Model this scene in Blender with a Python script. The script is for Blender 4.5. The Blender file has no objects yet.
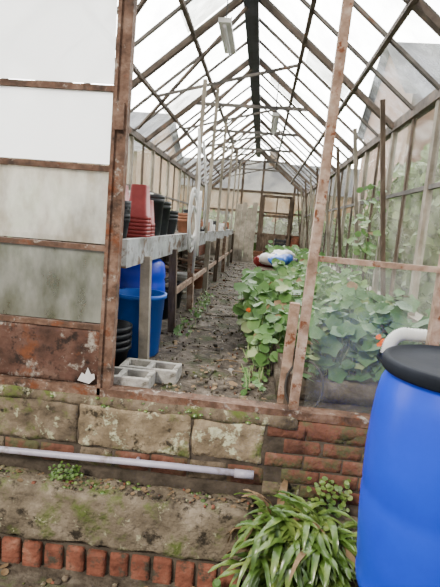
import bpy, bmesh, math, random
from mathutils import Vector, Matrix, noise
random.seed(7)
R=random.random
def U(a,b): return a+(b-a)*R()
scene=bpy.context.scene
# ---------- camera
EYE=Vector((0,0,1.05)); YAW=math.radians(4.5); PIT=math.radians(8.7); ROLL=math.radians(4.5); FPX=460
f=Vector((-math.sin(YAW)*math.cos(PIT),math.cos(YAW)*math.cos(PIT),-math.sin(PIT)))
r0=f.cross(Vector((0,0,1))).normalized(); u0=r0.cross(f)
r=(r0*math.cos(ROLL)+u0*math.sin(ROLL)); u=(u0*math.cos(ROLL)-r0*math.sin(ROLL))
cd=bpy.data.cameras.new('camera'); cam=bpy.data.objects.new('camera',cd); scene.collection.objects.link(cam)
cam.matrix_world=Matrix(((r.x,u.x,-f.x,EYE.x),(r.y,u.y,-f.y,EYE.y),(r.z,u.z,-f.z,EYE.z),(0,0,0,1)))
cd.sensor_width=36; cd.lens=FPX/587*36; cd.clip_start=0.05; cd.clip_end=300
scene.camera=cam
# ---------- materials
def newmat(n):
    m=bpy.data.materials.new(n); m.use_nodes=True; nt=m.node_tree; nt.nodes.clear(); return m,nt,nt.nodes,nt.links
def ramp(N,cols):
    cr=N.new('ShaderNodeValToRGB'); e=cr.color_ramp.elements
    while len(e)>1: e.remove(e[-1])
    e[0].position=cols[0][0]; e[0].color=(*cols[0][1],1)
    for p,c in cols[1:]:
        x=e.new(p); x.color=(*c,1)
    return cr
def M(name,cols,scale=5,rough=.8,bump=.3,spec=.3,stretch=(1,1,1),spots=None,metal=0,rand=0,sss=0,bscale=None):
    m,nt,N,L=newmat(name)
    tc=N.new('ShaderNodeTexCoord'); mp=N.new('ShaderNodeMapping'); mp.inputs['Scale'].default_value=stretch
    L.new(tc.outputs['Object'],mp.inputs[0])
    nz=N.new('ShaderNodeTexNoise'); nz.inputs['Scale'].default_value=scale; nz.inputs['Detail'].default_value=8; nz.inputs['Roughness'].default_value=.65
    L.new(mp.outputs[0],nz.inputs['Vector'])
    cr=ramp(N,cols); L.new(nz.outputs[0],cr.inputs[0]); col=cr.outputs[0]
    for s in (spots or []):
        n2=N.new('ShaderNodeTexNoise'); n2.inputs['Scale'].default_value=s[1]; n2.inputs['Detail'].default_value=6; n2.inputs['Roughness'].default_value=.7
        L.new(tc.outputs['Object'],n2.inputs['Vector'])
        r2=ramp(N,[(s[2],(0,0,0)),(s[3],(1,1,1))]); L.new(n2.outputs[0],r2.inputs[0])
        mx=N.new('ShaderNodeMixRGB'); L.new(r2.outputs[0],mx.inputs[0]); L.new(col,mx.inputs[1]); mx.inputs[2].default_value=(*s[0],1); col=mx.outputs[0]
    b=N.new('ShaderNodeBsdfPrincipled'); L.new(col,b.inputs['Base Color']); b.inputs['Roughness'].default_value=rough
    b.inputs['Specular IOR Level'].default_value=spec; b.inputs['Metallic'].default_value=metal
    if bump:
        bp=N.new('ShaderNodeBump'); bp.inputs['Strength'].default_value=bump; bp.inputs['Distance'].default_value=.02
        n3=N.new('ShaderNodeTexNoise'); n3.inputs['Scale'].default_value=bscale or scale*3; n3.inputs['Detail'].default_value=8
        L.new(mp.outputs[0],n3.inputs['Vector']); L.new(n3.outputs[0],bp.inputs['Height']); L.new(bp.outputs[0],b.inputs['Normal'])
    o=N.new('ShaderNodeOutputMaterial')
    if sss:
        tr=N.new('ShaderNodeBsdfTranslucent'); L.new(col,tr.inputs[0]); ms=N.new('ShaderNodeMixShader'); ms.inputs[0].default_value=sss
        L.new(b.outputs[0],ms.inputs[1]); L.new(tr.outputs[0],ms.inputs[2]); L.new(ms.outputs[0],o.inputs[0])
    else: L.new(b.outputs[0],o.inputs[0])
    return m
def G(name,tint,lo,hi,scale=3,stretch=(1,1,1),trans=.5,p0=.35,p1=.7,dark=None):
    m,nt,N,L=newmat(name)
    tc=N.new('ShaderNodeTexCoord'); mp=N.new('ShaderNodeMapping'); mp.inputs['Scale'].default_value=stretch
    L.new(tc.outputs['Object'],mp.inputs[0])
    nz=N.new('ShaderNodeTexNoise'); nz.inputs['Scale'].default_value=scale; nz.inputs['Detail'].default_value=7; nz.inputs['Roughness'].default_value=.7
    L.new(mp.outputs[0],nz.inputs['Vector'])
    cr=ramp(N,[(p0,(lo,)*3),(p1,(hi,)*3)]); L.new(nz.outputs[0],cr.inputs[0])
    t=N.new('ShaderNodeBsdfTransparent'); t.inputs[0].default_value=(.96,.98,.97,1)
    d=N.new('ShaderNodeBsdfDiffuse'); d.inputs[0].default_value=(*tint,1); tl=N.new('ShaderNodeBsdfTranslucent'); tl.inputs[0].default_value=(*tint,1)
    if dark:
        n2=N.new('ShaderNodeTexNoise'); n2.inputs['Scale'].default_value=scale*1.7; n2.inputs['Detail'].default_value=5; L.new(mp.outputs[0],n2.inputs['Vector'])
        c2=ramp(N,[(.42,tint),(.68,dark)]); L.new(n2.outputs[0],c2.inputs[0]); L.new(c2.outputs[0],d.inputs[0]); L.new(c2.outputs[0],tl.inputs[0])
    a=N.new('ShaderNodeMixShader'); a.inputs[0].default_value=trans; L.new(d.outputs[0],a.inputs[1]); L.new(tl.outputs[0],a.inputs[2])
    b=N.new('ShaderNodeMixShader'); L.new(cr.outputs[0],b.inputs[0]); L.new(t.outputs[0],b.inputs[1]); L.new(a.outputs[0],b.inputs[2])
    g=N.new('ShaderNodeBsdfGlossy'); g.inputs['Roughness'].default_value=.08
    c=N.new('ShaderNodeMixShader'); c.inputs[0].default_value=.04; L.new(b.outputs[0],c.inputs[1]); L.new(g.outputs[0],c.inputs[2])
    o=N.new('ShaderNodeOutputMaterial'); L.new(c.outputs[0],o.inputs[0]); return m
wood=M('weathered_wood',[(.3,(.04,.029,.021)),(.55,(.11,.08,.058)),(.75,(.22,.175,.135))],6,.85,.4,stretch=(3,3,.6))
woodp=M('pinkish_painted_timber',[(.3,(.11,.07,.045)),(.5,(.27,.18,.13)),(.7,(.46,.37,.3))],9,.8,.3,spots=[((.14,.05,.022),14,.56,.63)])
palew=M('pale_timber',[(.3,(.15,.13,.1)),(.6,(.32,.285,.235)),(.8,(.48,.45,.39))],5,.8,.3)
rust=M('rusty_iron',[(.3,(.035,.022,.016)),(.5,(.115,.064,.042)),(.68,(.22,.14,.1))],9,.8,.6,spots=[((.32,.28,.24),13,.58,.66),((.14,.046,.018),7,.56,.66),((.02,.014,.01),5,.58,.68)])
rustp=M('rusty_panel',[(.3,(.03,.016,.011)),(.5,(.09,.043,.03)),(.68,(.16,.1,.075))],5,.8,.7,spots=[((.32,.29,.25),6,.56,.64),((.02,.012,.009),9,.53,.61),((.14,.048,.02),4,.56,.66)])
darkst=M('dark_grey_steel',[(.3,(.018,.021,.025)),(.7,(.045,.05,.06))],6,.6,.2)
barm=M('greyed_glazing_bar',[(.3,(.06,.055,.052)),(.55,(.14,.128,.118)),(.75,(.28,.255,.23))],6,.8,.3,spots=[((.14,.07,.04),6,.58,.68)])
rafm=M('grey_brown_rafter',[(.3,(.045,.034,.028)),(.55,(.11,.086,.07)),(.75,(.24,.19,.155))],6,.8,.3,spots=[((.13,.06,.035),6,.58,.68)])
whiteb=M('peeling_white_paint',[(.3,(.09,.075,.06)),(.45,(.26,.27,.27)),(.8,(.46,.49,.51))],5,.7,.3,spots=[((.11,.07,.048),7,.52,.6)])
sand=M('sandstone',[(.3,(.07,.053,.034)),(.5,(.2,.155,.098)),(.7,(.36,.295,.195))],6,.95,.9,spots=[((.44,.45,.3),9,.54,.6),((.035,.028,.018),7,.56,.64),((.1,.12,.035),4,.56,.66)],bscale=24)
sandd=M('dark_sandstone',[(.3,(.04,.032,.022)),(.5,(.13,.1,.067)),(.72,(.26,.21,.15))],6,.95,.9,spots=[((.085,.11,.025),5,.51,.62),((.02,.017,.012),8,.55,.64),((.34,.34,.22),11,.58,.64)],bscale=22)
slab=M('weathered_step',[(.3,(.06,.047,.032)),(.5,(.145,.118,.082)),(.72,(.27,.225,.165))],5,.95,1,spots=[((.08,.105,.025),4,.51,.63),((.026,.021,.014),9,.54,.64),((.32,.31,.2),14,.6,.66)],bscale=26)
brick=M('red_brick',[(.3,(.09,.03,.018)),(.55,(.2,.07,.042)),(.75,(.3,.16,.11))],7,.9,.7,spots=[((.05,.045,.032),9,.52,.62)],bscale=30)
brickm=M('mossy_brick',[(.3,(.06,.026,.017)),(.55,(.15,.062,.04)),(.75,(.22,.14,.1))],7,.9,.7,spots=[((.075,.075,.035),5,.47,.58)],bscale=30)
mortar=M('dirty_mortar',[(.3,(.025,.02,.014)),(.7,(.1,.08,.06))],8,1,.6)
soil=M('soil',[(.3,(.025,.02,.014)),(.5,(.07,.056,.04)),(.72,(.17,.145,.11))],7,1,.9,spots=[((.06,.085,.025),3,.56,.68)],bscale=25)
pathm=M('gritty_path',[(.3,(.02,.016,.012)),(.5,(.065,.052,.039)),(.7,(.17,.142,.115))],9,1,.9,spots=[((.035,.05,.013),3,.54,.66)],bscale=30)
pave=M('old_paving_slab',[(.3,(.03,.025,.018)),(.5,(.095,.077,.059)),(.7,(.2,.17,.14))],9,.95,.8,spots=[((.03,.035,.012),4,.5,.62),((.025,.02,.015),7,.54,.64)],bscale=30)
conc=M('concrete',[(.3,(.22,.21,.19)),(.7,(.42,.41,.38))],12,.95,.5,spots=[((.13,.12,.1),9,.57,.66)])
leafA=M('nasturtium_leaf',[(.3,(.035,.1,.02)),(.5,(.095,.2,.05)),(.75,(.26,.38,.15))],3,.45,0,sss=.28)
leafB=M('squash_leaf',[(.3,(.03,.09,.035)),(.5,(.08,.17,.065)),(.75,(.22,.33,.17))],4,.45,0,sss=.25)
leafC=M('strap_leaf',[(.3,(.02,.055,.009)),(.5,(.08,.15,.026)),(.75,(.3,.37,.1))],6,.28,0,spec=.7,sss=.12)
leafD=M('dead_leaf',[(.3,(.12,.07,.03)),(.7,(.3,.21,.12))],9,.8,0,sss=.2)
stem=M('stem_green',[(.3,(.13,.19,.07)),(.7,(.26,.32,.14))],9,.6,0)
bushm=M('hedge_leaf',[(.3,(.04,.075,.02)),(.5,(.1,.16,.05)),(.75,(.22,.29,.12))],2,.6,0,sss=.25)
orange=M('orange_petal',[(.3,(.75,.12,.01)),(.7,(.9,.22,.02))],9,.5,0,sss=.3)
blue=M('blue_plastic',[(.3,(.002,.028,.44)),(.7,(.004,.045,.6))],2,.35,.03,spec=.4)
blue2=M('mid_blue_plastic',[(.3,(.006,.07,.38)),(.7,(.01,.12,.52))],3,.4,.05,spec=.4)
black=M('black_plastic',[(.3,(.006,.007,.009)),(.7,(.016,.018,.022))],8,.5,.1,spec=.25)
lidm=M('matt_black_lid_plastic',[(.3,(.005,.007,.011)),(.7,(.012,.015,.022))],8,.7,.05,spec=.1)
dgrey=M('dark_grey_plastic',[(.3,(.012,.014,.016)),(.7,(.032,.035,.04))],8,.5,.1)
maroon=M('red_plastic',[(.3,(.15,.015,.015)),(.7,(.26,.035,.035))],5,.5,.1)
terra=M('terracotta',[(.3,(.2,.08,.045)),(.7,(.33,.15,.09))],8,.8,.1)
pvc=M('lilac_grey_pvc',[(.3,(.28,.265,.33)),(.7,(.44,.425,.51))],6,.45,.05,spec=.5,spots=[((.18,.15,.13),8,.56,.68)])
whitep=M('white_plastic',[(.3,(.5,.5,.49)),(.7,(.72,.72,.71))],6,.5,.05)
rubber=M('rubber',[(.3,(.02,.02,.02)),(.7,(.06,.055,.05))],8,.8,.2)
housem=M('house_stone',[(.3,(.17,.1,.07)),(.7,(.3,.2,.15))],1.2,.9,.3)
slate=M('slate_roof',[(.3,(.03,.033,.04)),(.7,(.06,.06,.072))],2,.7,.2)
tanm=M('tan_render',[(.3,(.17,.1,.05)),(.7,(.3,.195,.11))],.8,.9,.2)
grass=M('rough_grass',[(.3,(.04,.065,.02)),(.7,(.12,.16,.05))],4,1,.6)
gl_roof=G('dirty_roof_glass',(.8,.85,.9),.04,.6,1.8,trans=.55,p0=.4,p1=.75,dark=(.5,.52,.46))
gl_side=G('dirty_side_glass',(.86,.84,.74),.05,.4,2,trans=.6,p0=.4,p1=.75,dark=(.5,.5,.36))
gl_far=G('far_glass',(.8,.78,.66),.04,.3,2,trans=.6)
gl_white=G('whitewashed_glass',(.99,.98,.97),.97,1,3,trans=.95)
gl_dirt=G('grimy_glass',(.64,.62,.54),.5,.93,4,stretch=(1,1,.5),trans=.5,dark=(.32,.28,.2))
gl_dirt2=G('algae_glass',(.38,.39,.33),.55,.93,5,stretch=(1,1,.5),trans=.45,dark=(.17,.18,.12))
gl_clear=G('clear_glass',(.8,.82,.8),.01,.1,5)
# ---------- builder
class B:
    def __init__(s,name,smooth=False):
        s.n=name; s.bm=bmesh.new(); s.m=[]; s.sm=smooth
    def mi(s,m):
        if m not in s.m: s.m.append(m)
        return s.m.index(m)
    def face(s,vs,m,sm=False):
        try: fc=s.bm.faces.new(vs)
        except ValueError: return
        fc.material_index=s.mi(m); fc.smooth=sm or s.sm
    def quad(s,pts,m):
        s.face([s.bm.verts.new(p) for p in pts],m)
    def box(s,a,b,m):
        x0,y0,z0=a;x1,y1,z1=b
        v=[s.bm.verts.new(p) for p in [(x0,y0,z0),(x1,y0,z0),(x1,y1,z0),(x0,y1,z0),(x0,y0,z1),(x1,y0,z1),(x1,y1,z1),(x0,y1,z1)]]
        for q in [(3,2,1,0),(4,5,6,7),(0,1,5,4),(1,2,6,5),(2,3,7,6),(3,0,4,7)]: s.face([v[i] for i in q],m)
    def beam(s,a,b,w,h,m,up=(0,0,1)):
        a=Vector(a);b=Vector(b);d=(b-a).normalized(); up=Vector(up)
        if abs(d.dot(up))>.98: up=Vector((0,1,0)) if abs(d.y)<.9 else Vector((0,0,1))
        x=d.cross(up).normalized()*w/2; y=x.cross(d).normalized()*h/2
        v=[s.bm.verts.new(p) for p in [a-x-y,a+x-y,a+x+y,a-x+y,b-x-y,b+x-y,b+x+y,b-x+y]]
        for q in [(3,2,1,0),(4,5,6,7),(0,1,5,4),(1,2,6,5),(2,3,7,6),(3,0,4,7)]: s.face([v[i] for i in q],m)
    def rough(s,a,b,m,amp=.008,cell=.05,rnd=.012,fr=6,rot=0):
        a=Vector(a);b=Vector(b);c=(a+b)/2; n=[max(2,min(80,int(round((b[i]-a[i])/cell)))) for i in range(3)]
        D={}; off=Vector((U(0,50),U(0,50),U(0,50)))
        def gv(i,j,k):
            if (i,j,k) in D: return D[i,j,k]
            t=(i/n[0],j/n[1],k/n[2]); p=Vector([a[q]+(b[q]-a[q])*t[q] for q in range(3)])
            ext=[q for q in range(3) if t[q] in (0,1)]
            if len(ext)>=2:
                rr=rnd*(1+1.4*noise.noise(p*9+off))
                for q in ext: p[q]+= rr*(1 if t[q]==0 else -1)*(.6 if len(ext)==2 else .9)
            p+=Vector(noise.noise_vector(p*fr+off))*amp+Vector(noise.noise_vector(p*fr*3+off))*amp*.5
            if rot: p=Matrix.Rotation(rot,3,'Z')@(p-c)+c
            D[i,j,k]=s.bm.verts.new(p); return D[i,j,k]
        for i in range(n[0]):
            for j in range(n[1]):
                s.face([gv(i,j,0),gv(i,j+1,0),gv(i+1,j+1,0),gv(i+1,j,0)],m,True); s.face([gv(i,j,n[2]),gv(i+1,j,n[2]),gv(i+1,j+1,n[2]),gv(i,j+1,n[2])],m,True)
        for i in range(n[0]):
            for k in range(n[2]):
                s.face([gv(i,0,k),gv(i+1,0,k),gv(i+1,0,k+1),gv(i,0,k+1)],m,True); s.face([gv(i,n[1],k),gv(i,n[1],k+1),gv(i+1,n[1],k+1),gv(i+1,n[1],k)],m,True)
        for j in range(n[1]):
            for k in range(n[2]):
                s.face([gv(0,j,k),gv(0,j,k+1),gv(0,j+1,k+1),gv(0,j+1,k)],m,True); s.face([gv(n[0],j,k),gv(n[0],j+1,k),gv(n[0],j+1,k+1),gv(n[0],j,k+1)],m,True)
    def lathe(s,c,prof,m,seg=40,tilt=None,square=False):
        c=Vector(c); rows=[]
        for pr in prof:
            rr,z=pr[0],pr[1]; row=[]
            for i in range(seg):
                a=2*math.pi*i/seg; q=1
                if square: q=min(1.28,1/max(abs(math.cos(a)),abs(math.sin(a))))
                p=Vector((rr*q*math.cos(a),rr*q*math.sin(a),z))
                if tilt: p=tilt@p
                row.append(s.bm.verts.new(c+p))
            rows.append(row)
        for k in range(len(rows)-1):
            mm=prof[k+1][2] if len(prof[k+1])>2 else m
            for i in range(seg): s.face([rows[k][i],rows[k][(i+1)%seg],rows[k+1][(i+1)%seg],rows[k+1][i]],mm,True)
    def tube(s,pts,rad,m,seg=10):
        pts=[Vector(p) for p in pts]; rows=[]
        for i,p in enumerate(pts):
            d=(pts[min(i+1,len(pts)-1)]-pts[max(i-1,0)]).normalized()
            x=d.orthogonal().normalized() if i==0 else (px-d*px.dot(d)).normalized(); px=x; y=d.cross(x)
            rr=rad[i] if isinstance(rad,(list,tuple)) else rad
            rows.append([s.bm.verts.new(p+x*rr*math.cos(2*math.pi*k/seg)+y*rr*math.sin(2*math.pi*k/seg)) for k in range(seg)])
        for i in range(len(rows)-1):
            for k in range(seg): s.face([rows[i][k],rows[i][(k+1)%seg],rows[i+1][(k+1)%seg],rows[i+1][k]],m,True)
        s.face(rows[0][::-1],m); s.face(rows[-1],m)
    def leaf(s,p,nrm,size,m,lobes=0,cup=.15):
        p=Vector(p);nrm=Vector(nrm).normalized(); x=nrm.orthogonal().normalized(); x=Matrix.Rotation(U(0,6.28),3,nrm)@x; y=nrm.cross(x)
        c=s.bm.verts.new(p); ring=[]; n=10 if lobes else 9
        for i in range(n):
            a=2*math.pi*i/n; q=size*(1 if not lobes else (1.15 if i%2==0 else .85))*U(.9,1.08)
            ring.append(s.bm.verts.new(p+x*q*math.cos(a)+y*q*math.sin(a)+nrm*size*(cup+U(-.12,.12))))
        for i in range(n): s.face([c,ring[i],ring[(i+1)%n]],m,True)
    def strap(s,p,dirv,length,w,m,arch=.9,wave=.0):
        p=Vector(p); d=Vector(dirv).normalized(); side=d.cross(Vector((0,0,1))).normalized(); n=9; prev=None
        pos=p.copy(); el=math.asin(max(-1,min(1,d.z))); hz=Vector((d.x,d.y,0)).normalized(); ph=U(0,6)
        for i in range(n+1):
            t=i/n; ww=w*(math.sin(math.pi*min(1,t*.82+.16))**.7)*(.5 if i==0 else 1)
            if i==n: ww=.001
            e=max(-1.4,el-arch*t*1.9)
            up=Vector((-hz.x*math.sin(e),-hz.y*math.sin(e),math.cos(e)))
            wv=up*math.sin(ph+i*2.1)*wave*w
            row=[s.bm.verts.new(pos-side*ww+up*ww*.4+wv),s.bm.verts.new(pos),s.bm.verts.new(pos+side*ww+up*ww*.4-wv)]
            if prev:
                s.face([prev[0],prev[1],row[1],row[0]],m,True); s.face([prev[1],prev[2],row[2],row[1]],m,True)
            prev=row; pos=pos+(hz*math.cos(e)+Vector((0,0,math.sin(e))))*length/n
    def done(s,bev=0,parent=None):
        me=bpy.data.meshes.new(s.n); s.bm.normal_update(); s.bm.to_mesh(me); s.bm.free()
        for m in s.m: me.materials.append(m)
        o=bpy.data.objects.new(s.n,me); scene.collection.objects.link(o)
        if bev:
            md=o.modifiers.new('bevel','BEVEL'); md.width=bev; md.segments=2; md.limit_method='ANGLE'
        return o
XL,XR,XC=-1.85,1.27,-.31; ZE,ZR=2.15,3.42; Y0,Y1=2.55,15.4
def zr(x): return ZR-(abs(x-XC)/( (XC-XL) if x<XC else (XR-XC)))*(ZR-ZE)
# ---------- roof
b=B('ceiling')
b.beam((XC,Y0,ZR),(XC,Y1,ZR),.09,.2,darkst); b.beam((XC,Y0,ZR-.16),(XC,Y1,ZR-.16),.15,.05,darkst)
y=Y0; i=0
while y<=Y1+.01:
    for sx in (XL,XR):
        b.beam((sx,y,ZE),(XC,y,ZR),.024,.04,barm,up=(0,1,0))
    if i%3==1:
        for sx in (XL,XR): b.beam((sx,y,ZE-.03),(XC,y,ZR-.05),.04,.07,rafm,up=(0,1,0))
        if i>6:
            zc=2.72; k=(ZR-zc)/(ZR-ZE); b.beam((XC-(XC-XL)*k,y,zc),(XC+(XR-XC)*k,y,zc),.03,.045,barm)
        b.beam((XC-.04,y,ZR-.2),(XL+.1,y+1.2,ZE+.05),.03,.03,rafm); 
        if i>1: b.beam((XC-(XC-XL)*.7,y+.62,ZR-(ZR-ZE)*.7-.06),(XC+(XR-XC)*.36,y+.62,ZR-(ZR-ZE)*.36-.06),.025,.03,barm)
    y+=.62; i+=1
for k in (.36,.7):
    for sx in (XL,XR):
        x=XC+(sx-XC)*k; z=ZR+(ZE-ZR)*k-.05; b.beam((x,Y0,z),(x,Y1,z),.04,.04,rafm)
for sx in (XL,XR): b.beam((sx,Y0,ZE),(sx,Y1,ZE),.08,.09,rafm)
for sx in (XL,XR):
    b.quad([(sx,Y0,ZE+.04),(sx,Y1,ZE+.04),(XC,Y1,ZR+.04),(XC,Y0,ZR+.04)],gl_roof)
for (sg,y0,k0) in ((1,3.2,.1),(1,5.05,.4),(-1,4.4,.1),(1,6.9,.15),(-1,6.3,.45)):
    ex=XR if sg>0 else XL; pa=lambda k,y:(XC+(ex-XC)*k,y,ZR+(ZE-ZR)*k+.02)
    b.quad([pa(k0,y0),pa(k0,y0+.58),pa(k0+.3,y0+.58),pa(k0+.3,y0)],gl_dirt)
b.done()
# ---------- side walls
for nm,sx,zb,sg in (('wall_left',XL,.75,-1),('wall_right',XR,.38,1)):
    b=B(nm); xa,xb=sorted((sx-sg*.02,sx+sg*.1)); b.box((xa,Y0+.05,-.3),(xb,Y1,zb),brick); b.box((xa-.01,Y0+.05,zb),(xb+.01,Y1,zb+.05),palew)
    y=Y0+.03;i=0
    while y<=Y1:
        w=.05 if i%2==0 else .028
        b.beam((sx,y,zb),(sx,y,ZE),w,w+.02,wood if i%2 else palew,up=(0,1,0))
        if sx>0 and i%2==1 and i>2: b.beam((sx-.3,y,2.25),(sx-.04,y+.1,.45),.04,.035,palew if i%4==1 else wood,up=(0,1,0))
        y+=.62;i+=1
    b.beam((sx,Y0,1.45),(sx,Y1,1.45),.035,.035,barm)
    b.quad([(sx,Y0,zb),(sx,Y1,zb),(sx,Y1,ZE),(sx,Y0,ZE)],gl_side); b.done()
# ---------- far gable
b=B('wall_back')
for x in (-1.85,-1.2,-.75,-.1,.95,1.27): b.beam((x,Y1,0),(x,Y1,zr(x)),.07,.06,wood,up=(0,1,0))
for z in (.8,1.5,2.15): b.beam((XL,Y1,z),(XR,Y1,z),.05,.06,wood)
for sx in (XL,XR): b.beam((sx,Y1,ZE),(XC,Y1,ZR),.06,.1,wood,up=(0,1,0))
b.box((XL,Y1-.03,0),(-.75,Y1+.03,.8),palew); b.box((.95,Y1-.03,0),(XR,Y1+.03,.8),brick)
b.face([b.bm.verts.new(p) for p in [(XL,Y1,.5),(XR,Y1,.5),(XR,Y1,ZE),(XC,Y1,ZR),(XL,Y1,ZE)]],gl_far); b.done()
b=B('door_1')
for x in (-.02,.87): b.beam((x,Y1-.08,0),(x,Y1-.08,2.05),.1,.05,wood,up=(0,1,0))
for z in (.08,.75,1.4,2.02): b.beam((-.02,Y1-.08,z),(.87,Y1-.08,z),.05,.08,wood)
b.beam((.42,Y1-.08,.75),(.42,Y1-.08,2.02),.04,.04,wood,up=(0,1,0)); b.box((.0,Y1-.1,.08),(.85,Y1-.07,.75),wood); b.done()
b=B('leaning_boards')
for i in range(4):
    b.beam((-.72+i*.15,Y1-1.9,.0),(-.70+i*.15,Y1-1.5,1.75-U(0,.3)),.14,.02,palew,up=(0,1,0))
b.done()
b=B('stacked_crates')
for (x,y,z,s,m) in ((.35,13.6,0,.4,wood),(.4,13.6,.42,.34,dgrey),(.8,13.3,0,.34,palew),(-.2,14.6,0,.3,terra),(.1,14.7,0,.36,wood)):
    h=s*.9
    for zz in (0,.33,.66): b.box((x,y,z+h*zz),(x+s,y+.02,z+h*(zz+.25)),m); b.box((x,y+s-.02,z+h*zz),(x+s,y+s,z+h*(zz+.25)),m); b.box((x,y+.02,z+h*zz),(x+.02,y+s-.02,z+h*(zz+.25)),m); b.box((x+s-.02,y+.02,z+h*zz),(x+s,y+s-.02,z+h*(zz+.25)),m)
    for (px_,py_) in ((x+.02,y+.02),(x+s-.05,y+.02),(x+.02,y+s-.05),(x+s-.05,y+s-.05)): b.box((px_,py_,z),(px_+.03,py_+.03,z+h),m)
    b.box((x+.02,y+.02,z),(x+s-.02,y+s-.02,z+.02),m)
b.done()
# ---------- front gable
b=B('wall_front')
b.beam((XL,Y0,0.025),(1.3,Y0,0.0),.09,.05,rust)
b.beam((-.83,Y0,0),(-.775,Y0,3.0),.06,.06,rust,up=(0,1,0))
b.beam((-.865,Y0-.02,0),(-.815,Y0-.02,3.0),.02,.05,rust,up=(0,1,0))
b.beam((.27,Y0,0),(.345,Y0,zr(.345)),.05,.06,woodp,up=(0,1,0))
b.beam((.98,Y0,0),(1.0,Y0,zr(1.0)),.05,.06,woodp,up=(0,1,0))
b.beam((XL,Y0,0),(XL,Y0,ZE),.09,.08,rust,up=(0,1,0)); b.beam((XR-.02,Y0,0),(XR-.02,Y0,ZE),.08,.08,wood,up=(0,1,0))
for z in (.40,.86,1.3,1.72,2.2): b.beam((XL,Y0,z),(-.82,Y0,z-.005),.035,.03,rust)
b.box((-.83,Y0-.05,1.5),(-.785,Y0+.02,1.64),rust)
b.beam((.3,Y0,.9),(1.25,Y0,.89),.03,.03,woodp)
for sx in (XL,XR): b.beam((sx-.05 if sx<0 else sx+.05,Y0,ZE-.03),(XC,Y0,ZR),.06,.1,wood,up=(0,1,0))
b.rough((XL,Y0-.01,.05),(-.86,Y0+.015,.385),rustp,.005,.03,.004,9)
b.face([b.bm.verts.new(p) for p in [(-1.0,Y0-.024,.07),(-.93,Y0-.024,.055),(-.895,Y0-.024,.09),(-.9,Y0-.024,.12),(-.92,Y0-.024,.115),(-.94,Y0-.024,.155),(-.955,Y0-.024,.11),(-.975,Y0-.024,.12)]],whitep)
for (z0,z1,m) in ((.42,.84,gl_dirt2),(.88,1.28,gl_dirt),(1.32,1.70,gl_white),(1.74,2.18,gl_white),(2.22,2.9,gl_white)):
    xx=XL if z1<2.2 else -1.3
    b.quad([(xx,Y0,z0),(-.86,Y0,z0),(-.86,Y0,z1),(xx,Y0,z1 if z1<2.2 else 2.5)],m)
b.quad([(.33,Y0,.05),(1.24,Y0,.05),(1.24,Y0,.88),(.33,Y0,.88)],gl_clear)
b.done()
# ---------- floor
b=B('floor'); b.quad([(XL,Y0-.02,0),(XR,Y0-.02,0),(XR,Y1,0),(XL,Y1,0)],pathm); b.done()
b=B('path_paving')
y=3.0
while y<13:
    l=U(.6,.9)
    if R()<.75: b.rough((-.6+U(-.05,.08),y,-.005),(-.15+U(-.1,.15),y+l-.12,.008),pave,.009,.05,.02,5,U(-.12,.12))
    if R()<.5: b.rough((-.12,y+.1,-.005),(.05+U(-.04,.03),y+l-.1,.008),pave,.008,.05,.015,5,U(-.1,.1))
    y+=l
b.done()
b=B('path_rubble')
for i in range(1300):
    y=2.62+R()**1.6*10; x=U(-.75,.12) if R()<.85 else U(-1.6,-.7); s=U(.003,.012)*(2.5 if R()<.06 else 1)
    m=random.choice([sand,sandd,pathm,leafD,leafD,soil,brickm,mortar,conc])
    if m is leafD: b.leaf((x,y,.02),(U(-.4,.4),U(-.4,.4),1),s*1.6,m); continue
    b.rough((x-s,y-s*.8,0),(x+s,y+s*.8,s*.6+.012),m,.006,s*.9,.002,25,U(0,3))
for i in range(60):
    x=U(-.7,.1);y=U(2.7,8);a=U(0,3.1);l=U(.05,.18); b.tube([(x,y,.02),(x+l*math.cos(a)*.5,y+l*math.sin(a)*.5,.03),(x+l*math.cos(a+.2),y+l*math.sin(a+.2),.02)],.004,random.choice([palew,leafD,wood]),5)
b.done()
# ---------- base wall outside
b=B('stone_plinth')
b.box((-3,Y0-.05,-1),(3,Y0+.16,-.06),mortar)
b.rough((-3,Y0-.06,-.075),(.3,Y0+.1,-.0),sandd,.012,.03,.01)
b.rough((.3,Y0-.055,-.1),(3,Y0+.1,-.02),brickm,.008,.04,.012)
b.rough((-3,Y0-.062,-.31),(-.98,Y0+.06,-.065),sandd,.012,.022,.006,8); b.rough((-.975,Y0-.065,-.315),(-.3,Y0+.06,-.06),sand,.014,.022,.006,8)
b.rough((-.293,Y0-.062,-.3),(.12,Y0+.06,-.07),sand,.014,.022,.008,8)
for zz in (-.49,-.4,-.31,-.22,-.13):
    x=.135+ (.1 if zz in(-.22,-.4) else 0)
    while x<3:
        b.rough((x,Y0-.055,zz),(x+.216,Y0+.06,zz+.084),brickm if R()<.8 else sandd,.004,.025,.003)
        x+=.222
for i in range(14):
    x=-3+i*.225; b.rough((x,Y0-.056,-.44),(x+.215,Y0+.06,-.325),brickm if i%3 else sandd,.005,.03,.005)
b.done()
b=B('stone_ledge')
b.box((-3,2.36,-.95),(3,Y0-.065,-.57),mortar)
b.rough((-3,2.29,-.82),(.1,Y0-.065,-.5),slab,.022,.028,.012,7)
b.rough((.11,2.33,-.82),(1.3,Y0-.065,-.54),slab,.018,.04,.015)
b.done()
b=B('moss_cushions')
for i in range(260):
    if R()<.5: x=U(-1.8,.1); y=2.33+U(0,.14); z=-.5
    else: x=U(-1.8,.9); y=Y0-.05+U(-.012,.01); z=-.03+U(-.03,.02)
    g=noise.noise(Vector((x*5,y*5,z)))
    if g<.0: continue
    s=U(.006,.018); b.lathe((x,y,z-.004),[(s,0),(s*.85,s*.35),(s*.45,s*.6),(.0005,s*.68)],random.choice([bushm,leafC,leafC]),8)
b.done()
b=B('brick_edging')
b.box((-3,2.335,-1.0),(.05,2.5,-.84),mortar)
x=-3
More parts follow.
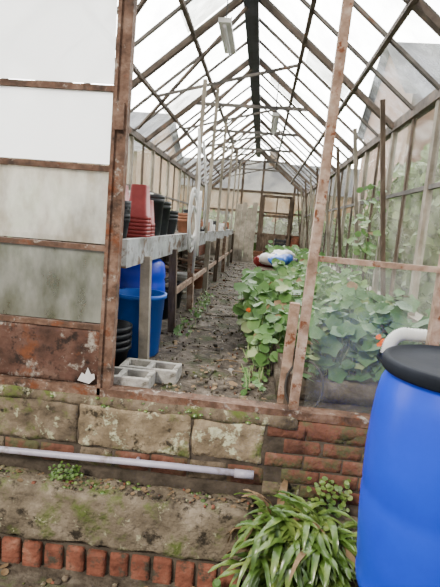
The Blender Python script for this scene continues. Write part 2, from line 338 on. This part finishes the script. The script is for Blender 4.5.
while x<.0:
    b.rough((x,2.31+U(-.01,.01),-1.03+U(-.01,.01)),(x+.106,2.48,-.855+U(-.006,.006)),brick,.004,.025,.004); x+=.128
b.done()
b=B('ground_outside'); b.quad([(-30,-5,-1.0),(30,-5,-1.0),(30,2.6,-1.0),(-30,2.6,-1.0)],soil)
b.quad([(-30,2.6,-.31),(XL-.1,2.6,-.31),(XL-.1,60,-.31),(-30,60,-.31)],grass); b.quad([(XR+.1,2.6,-.31),(30,2.6,-.31),(30,60,-.31),(XR+.1,60,-.31)],grass); b.quad([(XL-.1,Y1+.03,-.31),(XR+.1,Y1+.03,-.31),(XR+.1,60,-.31),(XL-.1,60,-.31)],grass); b.done()
b=B('ground_litter')
for i in range(300):
    x=U(-1.6,1.2);y=U(1.3,2.3);s=U(.006,.02)
    if R()<.4: b.leaf((x,y,-.99),(U(-.3,.3),U(-.3,.3),1),s*1.3,leafD)
    else: b.rough((x-s,y-s,-1.0),(x+s,y+s,-1+s),random.choice([sandd,brick,mortar,soil]),.004,s,.002,20)
for i in range(200):
    x=U(-2,.1);y=U(2.33,2.46);s=U(.004,.012)
    if R()<.4: b.leaf((x,y,-.49),(U(-.3,.3),U(-.3,.3),1),s*1.5,leafD)
    else: b.rough((x-s,y-s,-.51),(x+s,y+s,-.5+s),random.choice([sandd,brick,mortar]),.003,s,.002,20)
b.done()
b=B('plastic_pipe')
b.tube([(-2.6,2.44,-.40),(-1.4,2.44,-.375),(-.4,2.44,-.35),(.06,2.44,-.345)],.019,pvc,16); b.tube([(-.03,2.44,-.347),(.08,2.44,-.345)],.024,pvc,16)
for x in (-1.75,-.6): b.tube([(x,2.44,-.36),(x,2.5,-.36)],.014,pvc)
b.done()
# ---------- bench
b=B('potting_bench'); ZB=.9
b.box((-.83,2.7,ZB-.165),(-.79,13,ZB+.01),whiteb)
for i in range(7): b.box((-1.8+i*.14,2.7,ZB-.03),(-1.8+i*.14+.125,13,ZB),wood)
for k,y in enumerate((3.15,4.2,5.3,6.7,8.2,9.9,11.4,12.6)):
    b.beam((-.76,y,0),(-.76+U(-.03,.02),y+U(-.05,.05),.78),.07,.06,(palew,wood,woodp)[k%3],up=(0,1,0)); b.beam((-1.7,y,0),(-1.7,y,ZB-.04),.07,.07,wood,up=(0,1,0)); b.beam((-1.75,y,ZB-.09),(-.8,y,ZB-.09),.05,.08,wood)
b.beam((-1.7,2.75,.25),(-1.7,12.6,.25),.02,.2,wood); b.beam((-.76,4.2,.38),(-.76,12.6,.33),.03,.06,woodp)
b.done(.004)
b=B('bench_posts')
for y in (5.0,6.2,7.7,9.4,11.1,12.7): b.beam((-.74,y,ZB),(-.72,y,2.5 if y<6 else 2.75),.04,.04,palew,up=(0,1,0))
b.done()
def potstack(name,x,y,z,r1,h,n,m,step=.035,sq=False,inv=False,tilt=None):
    b=B(name)
    for i in range(n):
        zz=i*step; pr=[(.001,zz),(r1*.75,zz),(r1*.78,zz+.005),(r1,zz+h-.03),(r1*1.07,zz+h-.03),(r1*1.07,zz+h),(r1*.98,zz+h),(r1*.74,zz+.01),(.001,zz+.01)]
        if inv:
            T=h+(n-1)*step; pr=[(q[0],T-q[1]) for q in pr][::-1]
        b.lathe((x,y,z),pr,m,24 if not sq else 32,tilt,sq)
    return b.done()
potstack('black_plant_pot_stack',-.9,2.86,ZB,.068,.14,6,black,.02)
potstack('black_plant_pot_stack',-1.15,2.95,ZB,.1,.16,5,black,.025)
potstack('red_plant_pot_stack',-1.1,3.4,ZB,.1,.22,6,maroon,.03,sq=True,inv=True)
potstack('red_plant_pot_stack',-.875,3.25,ZB,.072,.24,6,maroon,.026,sq=True,inv=True)
potstack('red_plant_pot_stack',-.885,3.46,ZB,.065,.2,4,maroon,.026,sq=True,inv=True)
potstack('black_bucket',-.88,3.7,ZB,.08,.3,2,dgrey,.03)
potstack('black_bucket',-.88,3.98,ZB,.08,.26,2,dgrey)
potstack('white_plant_pot_stack',-1.15,4.2,ZB,.13,.3,3,whitep)
potstack('grey_plant_pot_stack',-.9,4.45,ZB,.08,.16,3,dgrey)
potstack('terracotta_pot_stack',-.92,5.5,ZB,.09,.16,3,terra)
potstack('terracotta_pot_stack',-.93,6.5,ZB,.08,.14,2,terra)
potstack('black_plant_pot_stack',-.92,5.9,ZB,.09,.18,4,black)
b=B('seed_trays')
for i in range(20):
    y=5.3+i*.36; x=U(-1.5,-1.25); z=ZB; b.box((x,y,z),(x+.22,y+.3,z+.05+R()*.2),random.choice([dgrey,whitep,black,wood,conc]))
for i in range(12):
    y=6.9+i*.45; b.box((-1.0,y,ZB),(-.85,y+.22,ZB+.06+R()*.14),random.choice([dgrey,whitep,black,terra,conc]))
b.done(.006)
b=B('hose_pipe')
pts=[]
for i in range(170):
    t=i/169; a=t*2*math.pi*6; pts.append((-.69+.05*math.sin(a*.5),4.78+.13*math.cos(a)+.06*t,1.02+.3*math.sin(a)*(1-.3*t)+.08*math.sin(t*9)))
b.tube(pts,.014,whitep,8)
b.tube([(-.74,4.92,2.0),(-.69,4.88,1.5),(-.7,4.9,1.2),(-.68,4.85,.9),(-.69,4.85,.5)],.014,whitep,8)
b.tube([(-.7,5.06,1.9),(-.64,5.1,1.4),(-.66,5.3,1.0),(-.7,5.5,.97)],.013,whitep,8); b.done()
# under bench
b=B('blue_drum')
pr=[(.001,0),(.2,0),(.22,.02),(.235,.12),(.245,.2),(.238,.23),(.25,.26),(.255,.4),(.25,.5),(.24,.53),(.25,.56),(.235,.66),(.21,.69),(.2,.7),(.001,.7)]
b.lathe((-1.04,3.88,0),pr,blue); b.done()
b=B('blue_tub'); pr=[(.001,0),(.15,0),(.165,.02),(.19,.45),(.205,.45),(.205,.48),(.185,.48),(.16,.03),(.001,.03)]
b.lathe((-.88,3.41,.0),pr,blue2); b.done()
b=B('black_tub_stack'); pr=[(.001,0),(.13,0),(.16,.14),(.175,.145),(.175,.17),(.155,.17),(.12,.02),(.001,.02)]
for k in range(4): b.lathe((-1.0,3.02,.0+k*.045),pr,black)
b.done()
b=B('timber_offcuts')
for i in range(22):
    y=U(4.6,10); b.beam((-1.5+U(-.2,.2),y,.06+U(0,.4)),(-.98+U(-.1,.1),y+U(-.3,.6),.04+U(0,.35)),.08,.03,random.choice([wood,palew,woodp]))
b.done()
potstack('black_plant_pot_stack',-1.0,4.75,0,.12,.25,3,black)
potstack('grey_plant_pot_stack',-1.0,5.4,0,.13,.28,2,dgrey)
potstack('white_plant_pot_stack',-1.0,6.2,0,.13,.3,2,whitep)
potstack('terracotta_pot_stack',-.95,7.2,0,.12,.22,3,terra)
def block(name,x,y,z,rot=0,mat=conc):
    b=B(name); w,d,h=.38,.19,.09; t=.035
    parts=[((0,0,0),(w,t,h)),((0,d-t,0),(w,d,h)),((0,t,0),(t,d-t,h)),((w-t,t,0),(w,d-t,h)),((w/2-t/2,t,0),(w/2+t/2,d-t,h))]
    for a,c in parts: b.box(a,c,mat)
    o=b.done(.005); o.location=(x,y,z); o.rotation_euler=(0,0,rot); return o
block('concrete_block',-.97,2.6,.0,0); block('concrete_block',-.84,2.81,.0,-.03)
# ---------- right bed
b=B('bed_edging_board')
b.beam((.24,2.65,.1),(.1,4.4,.1),.03,.2,wood); b.beam((.1,4.4,.1),(.05,7,.1),.03,.2,wood); b.beam((.05,7,.1),(.05,11,.1),.03,.2,wood)
b.done()
b=B('bed_soil'); b.rough((.16,2.75,.0),(1.2,14,.14),soil,.02,.15,.02); b.done()
def plantpatch(name,n,fx,m,s0,s1,lobes,flowers=0,fl=None):
    b=B(name)
    for i in range(n):
        x,y,z=fx(); p=Vector((x,y,z)); nr=Vector((U(-.6,.5),U(-1,.2),U(.3,1.2)))
        b.leaf(p,nr,U(s0,s1),m if R()<.95 else (stem if R()<.6 else leafD),lobes)
        if i%3==0:
            b.tube([(x+U(-.05,.05),y+.06,max(.1,z-.25)),(x+.02,y+.03,z-.08),(x,y,z)],.004,stem,4)
    for (x,y,z) in (fl or []):
        for k in range(4): b.leaf((x+U(-.008,.008),y,z+U(-.008,.008)),(U(-.6,.6),-1,U(-.2,.8)),.013,orange,0,.3)
    return b.done()
def mound(x0,x1,y0,y1,h):
    def fx():
        x=U(x0,x1);y=U(y0,y1); hh=h*(.75+.6*noise.noise(Vector((x*3,y*3,3)))); return x,y,.1+hh*(R()**.6)
    return fx
plantpatch('squash_plant',900,mound(.36,1.14,2.8,4.2,.53),leafB,.035,.07,1,0,[(.74,2.72,.46),(.765,2.72,.44),(.745,2.71,.42)])
plantpatch('nasturtium_plant',1000,mound(.38,1.14,3.2,6.5,.56),leafA,.025,.05,0)
plantpatch('nasturtium_plant',420,mound(-.14,.32,3.8,5.4,.54),leafA,.04,.075,0,1,[(-.05,3.78,.35)])
plantpatch('nasturtium_plant',150,mound(.0,.3,3.1,3.9,.33),leafA,.03,.06,0,0)
plantpatch('bean_plant',900,mound(.2,1.12,6.4,13,.55),leafA,.05,.09,0)
def climb():
    y=U(4.5,5.2); return 1.06+U(-.08,.06),y,.5+R()*1.1
plantpatch('climbing_bean',60,climb,leafA,.03,.05,0)
plantpatch('path_weed',70,lambda:(U(-.72,-.58),U(3.9,6.5),U(.02,.07)),leafA,.012,.025,0)
plantpatch('path_weed',110,lambda:(U(-.04,.14),U(2.7,4),U(.02,.08)),leafA,.012,.025,0)
b=B('wooden_stake'); b.beam((.215,2.7,0),(.235,2.7,.62),.06,.05,woodp,up=(0,1,0)); b.done(.006)
b=B('rubber_hoop'); b.tube([(.33+.11*math.sin(a*.2094),2.63+.02*math.cos(a*.2),.14+.15*math.cos(a*.2094)) for a in range(31)],.007,rubber,8); b.done()
b=B('corrugated_pipe')
pts=[];rad=[]
for i in range(70):
    t=i/69
    if t<.5: p=(1.2-.32*t/.5,2.68,.5)
    else:
        a=(t-.5)/.5*math.pi/2; p=(.88-.09*math.sin(a),2.68,.5-.12*(1-math.cos(a)))
    pts.append(p); rad.append(.04 if i%2 else .032)
b.tube(pts,rad,whitep,14); b.done()
b=B('plastic_sacks')
for i,(x,y,z,m) in enumerate([(.2,7.2,.55,whitep),(.35,7.5,.6,whitep),(.3,7.0,.56,blue2),(.45,7.3,.52,dgrey),(.1,7.4,.5,maroon)]):
    b.rough((x-.17,y-.15,z-.08),(x+.17,y+.15,z+.07),m,.05,.05,.04,7,U(0,3))
b.box((0,6.8,.38),(.65,7.8,.42),wood); 
for x in (.03,.62):
    for y in (6.83,7.77): b.beam((x,y,0),(x,y,.38),.05,.05,wood,up=(0,1,0))
b.done()
b=B('fluorescent_lamp'); b.box((-.58,4.6,2.9),(-.46,5.4,2.94),whitep); b.tube([(-.52,4.63,2.88),(-.52,5.37,2.88)],.016,whitep)
for y in (4.75,5.25): b.beam((-.52,y,2.94),(-.52,y,zr(-.52)-.03),.01,.01,darkst)
b.done()
b=B('fluorescent_lamp'); b.box((.0,6.6,2.55),(.1,7.8,2.59),whitep); b.tube([(.05,6.65,2.53),(.05,7.75,2.53)],.016,whitep)
for y in (6.8,7.6): b.beam((.05,y,2.59),(.05,y,zr(.05)-.03),.01,.01,darkst)
b.done()
# ---------- foreground barrel
b=B('blue_barrel')
pr=[(.001,0),(.24,0),(.262,.02),(.268,.06),(.262,.1),(.272,.14),(.284,.3),(.289,.42),(.283,.445),(.289,.47),(.29,.6),(.285,.72),(.277,.82),(.266,.88),(.25,.915),(.246,.93),(.265,.935,lidm),(.272,.945,lidm),(.272,.975,lidm),(.266,.985,lidm),(.25,.99,lidm),(.244,.98,lidm),(.12,.983,lidm),(.001,.985,lidm)]
b.lathe((.785,1.76,-.39),pr,blue,64); b.done()
b=B('brick_stand')
for k in range(6):
    for i in range(3): b.rough((.62+i*.17,1.55,-1.0+k*.1),(.62+i*.17+.16,1.98,-1.0+k*.1+.1),brick,.002,.06,.004)
b.done()
# ---------- foreground foliage
b=B('harts_tongue_fern')
for i in range(360):
    a=U(0,6.28)
    if i%3==0: x=.3+U(-.12,.22); y=2.26+U(-.05,.03); z=U(-.58,-.45)
    else: x=.27+U(-.15,.24); y=2.18+U(-.08,.06); z=-.88+U(0,.38)
    el=U(.3,1.3); d=Vector((math.cos(a)*math.cos(el)*1.0,(math.sin(a)*.8-.4)*math.cos(el),math.sin(el)))
    b.strap((x,y,z),d,U(.18,.34),U(.012,.021),leafC if R()<.93 else leafD,U(.7,1.5),.25)
b.done()
def smallweed(name,x,y,z,rad,n,m,s,h=.05):
    b=B(name)
    for i in range(n):
        a=U(0,6.28);q=rad*math.sqrt(R()); b.leaf((x+q*math.cos(a),y+q*.6*math.sin(a),z+U(.01,h)),(U(-.5,.5),U(-.9,.1),1),U(s*.6,s),m)
    return b.done()
smallweed('ledge_weed',-1.0,2.4,-.49,.1,110,leafC,.012,.08)
smallweed('ledge_weed',.12,2.26,-.72,.1,50,leafA,.026,.2)
smallweed('ground_weed',.6,1.55,-.9,.2,70,leafA,.045,.2)
smallweed('ground_weed',.02,2.2,-.98,.12,50,leafA,.025,.12)
smallweed('sill_weed',.5,2.4,-.52,.12,110,leafC,.018,.22)
# ---------- outside background
def bush(name,x0,x1,y0,y1,z0,z1,n,s):
    b=B(name)
    for i in range(n):
        x=U(x0,x1);y=U(y0,y1);hh=(z1-z0)*(.7+.6*noise.noise(Vector((x*.6,y*.6,1)))); z=z0+hh*R()**.6
        b.leaf((x,y,z),(U(-1,1),U(-1,.3),U(0,1)),U(s*.6,s),bushm,R()<.5)
    return b.done()
bush('garden_hedge',2.2,3.6,3,14,-.3,2.3,4200,.13)
bush('garden_hedge',-3.5,3.7,17.2,18.8,-.3,2.0,2600,.17)
bush('garden_hedge',-4.0,-3.0,3,14.5,-.3,1.6,1500,.14)
def house(name,x0,x1,y0,y1,zw,zt,wm,axis='y'):
    b=B(name); b.box((x0,y0,-.31),(x1,y1,zw),wm)
    ym=(y0+y1)/2; b.quad([(x0-.3,y0-.3,zw-.1),(x1+.3,y0-.3,zw-.1),(x1+.3,ym,zt),(x0-.3,ym,zt)],slate); b.quad([(x0-.3,y1+.3,zw-.1),(x1+.3,y1+.3,zw-.1),(x1+.3,ym,zt),(x0-.3,ym,zt)],slate)
    for x in (x0,x1): b.face([b.bm.verts.new(p) for p in [(x,y0,zw),(x,y1,zw),(x,ym,zt)]],wm)
    nw=max(2,int((x1-x0)/2.2))
    for zz in (.8,3.1):
        if zz+1.3>zw: continue
        for k in range(nw):
            xx=x0+(x1-x0)*(k+.5)/nw; b.box((xx-.5,y0-.05,zz),(xx+.5,y0,zz+1.2),dgrey); b.box((xx-.6,y0-.1,zz-.1),(xx+.6,y0,zz),palew)
    b.box(((x0+x1)/2-.4,(y0+y1)/2-.4,zt-.5),((x0+x1)/2+.4,(y0+y1)/2+.4,zt+1),wm)
    b.done()
house('terraced_house',4,14,14.5,21,5.2,7.8,housem,'x')
house('stone_cottage',-14,-4.2,15,23,3.2,5.2,tanm,'x')
house('stone_cottage',-9,10,36,42,3.8,6.2,tanm,'x')
# ---------- light
w=bpy.data.worlds.new('world'); scene.world=w; w.use_nodes=True; nt=w.node_tree; N=nt.nodes; L=nt.links; N.clear()
tc=N.new('ShaderNodeTexCoord'); sp=N.new('ShaderNodeSeparateXYZ'); L.new(tc.outputs['Generated'],sp.inputs[0])
mr=N.new('ShaderNodeMapRange'); mr.inputs[1].default_value=-.1; mr.inputs[2].default_value=.9; mr.inputs[3].default_value=1.25; mr.inputs[4].default_value=20; L.new(sp.outputs[1],mr.inputs[0])
bg=N.new('ShaderNodeBackground'); bg.inputs[0].default_value=(1,.985,.97,1); L.new(mr.outputs[0],bg.inputs[1])
o=N.new('ShaderNodeOutputWorld'); L.new(bg.outputs[0],o.inputs[0])
sl=bpy.data.lights.new('sun','SUN'); sl.energy=4.5; sl.angle=math.radians(10); sl.color=(1,.9,.78)
so=bpy.data.objects.new('sun',sl); scene.collection.objects.link(so); so.rotation_euler=(math.radians(50),0,math.radians(-30))
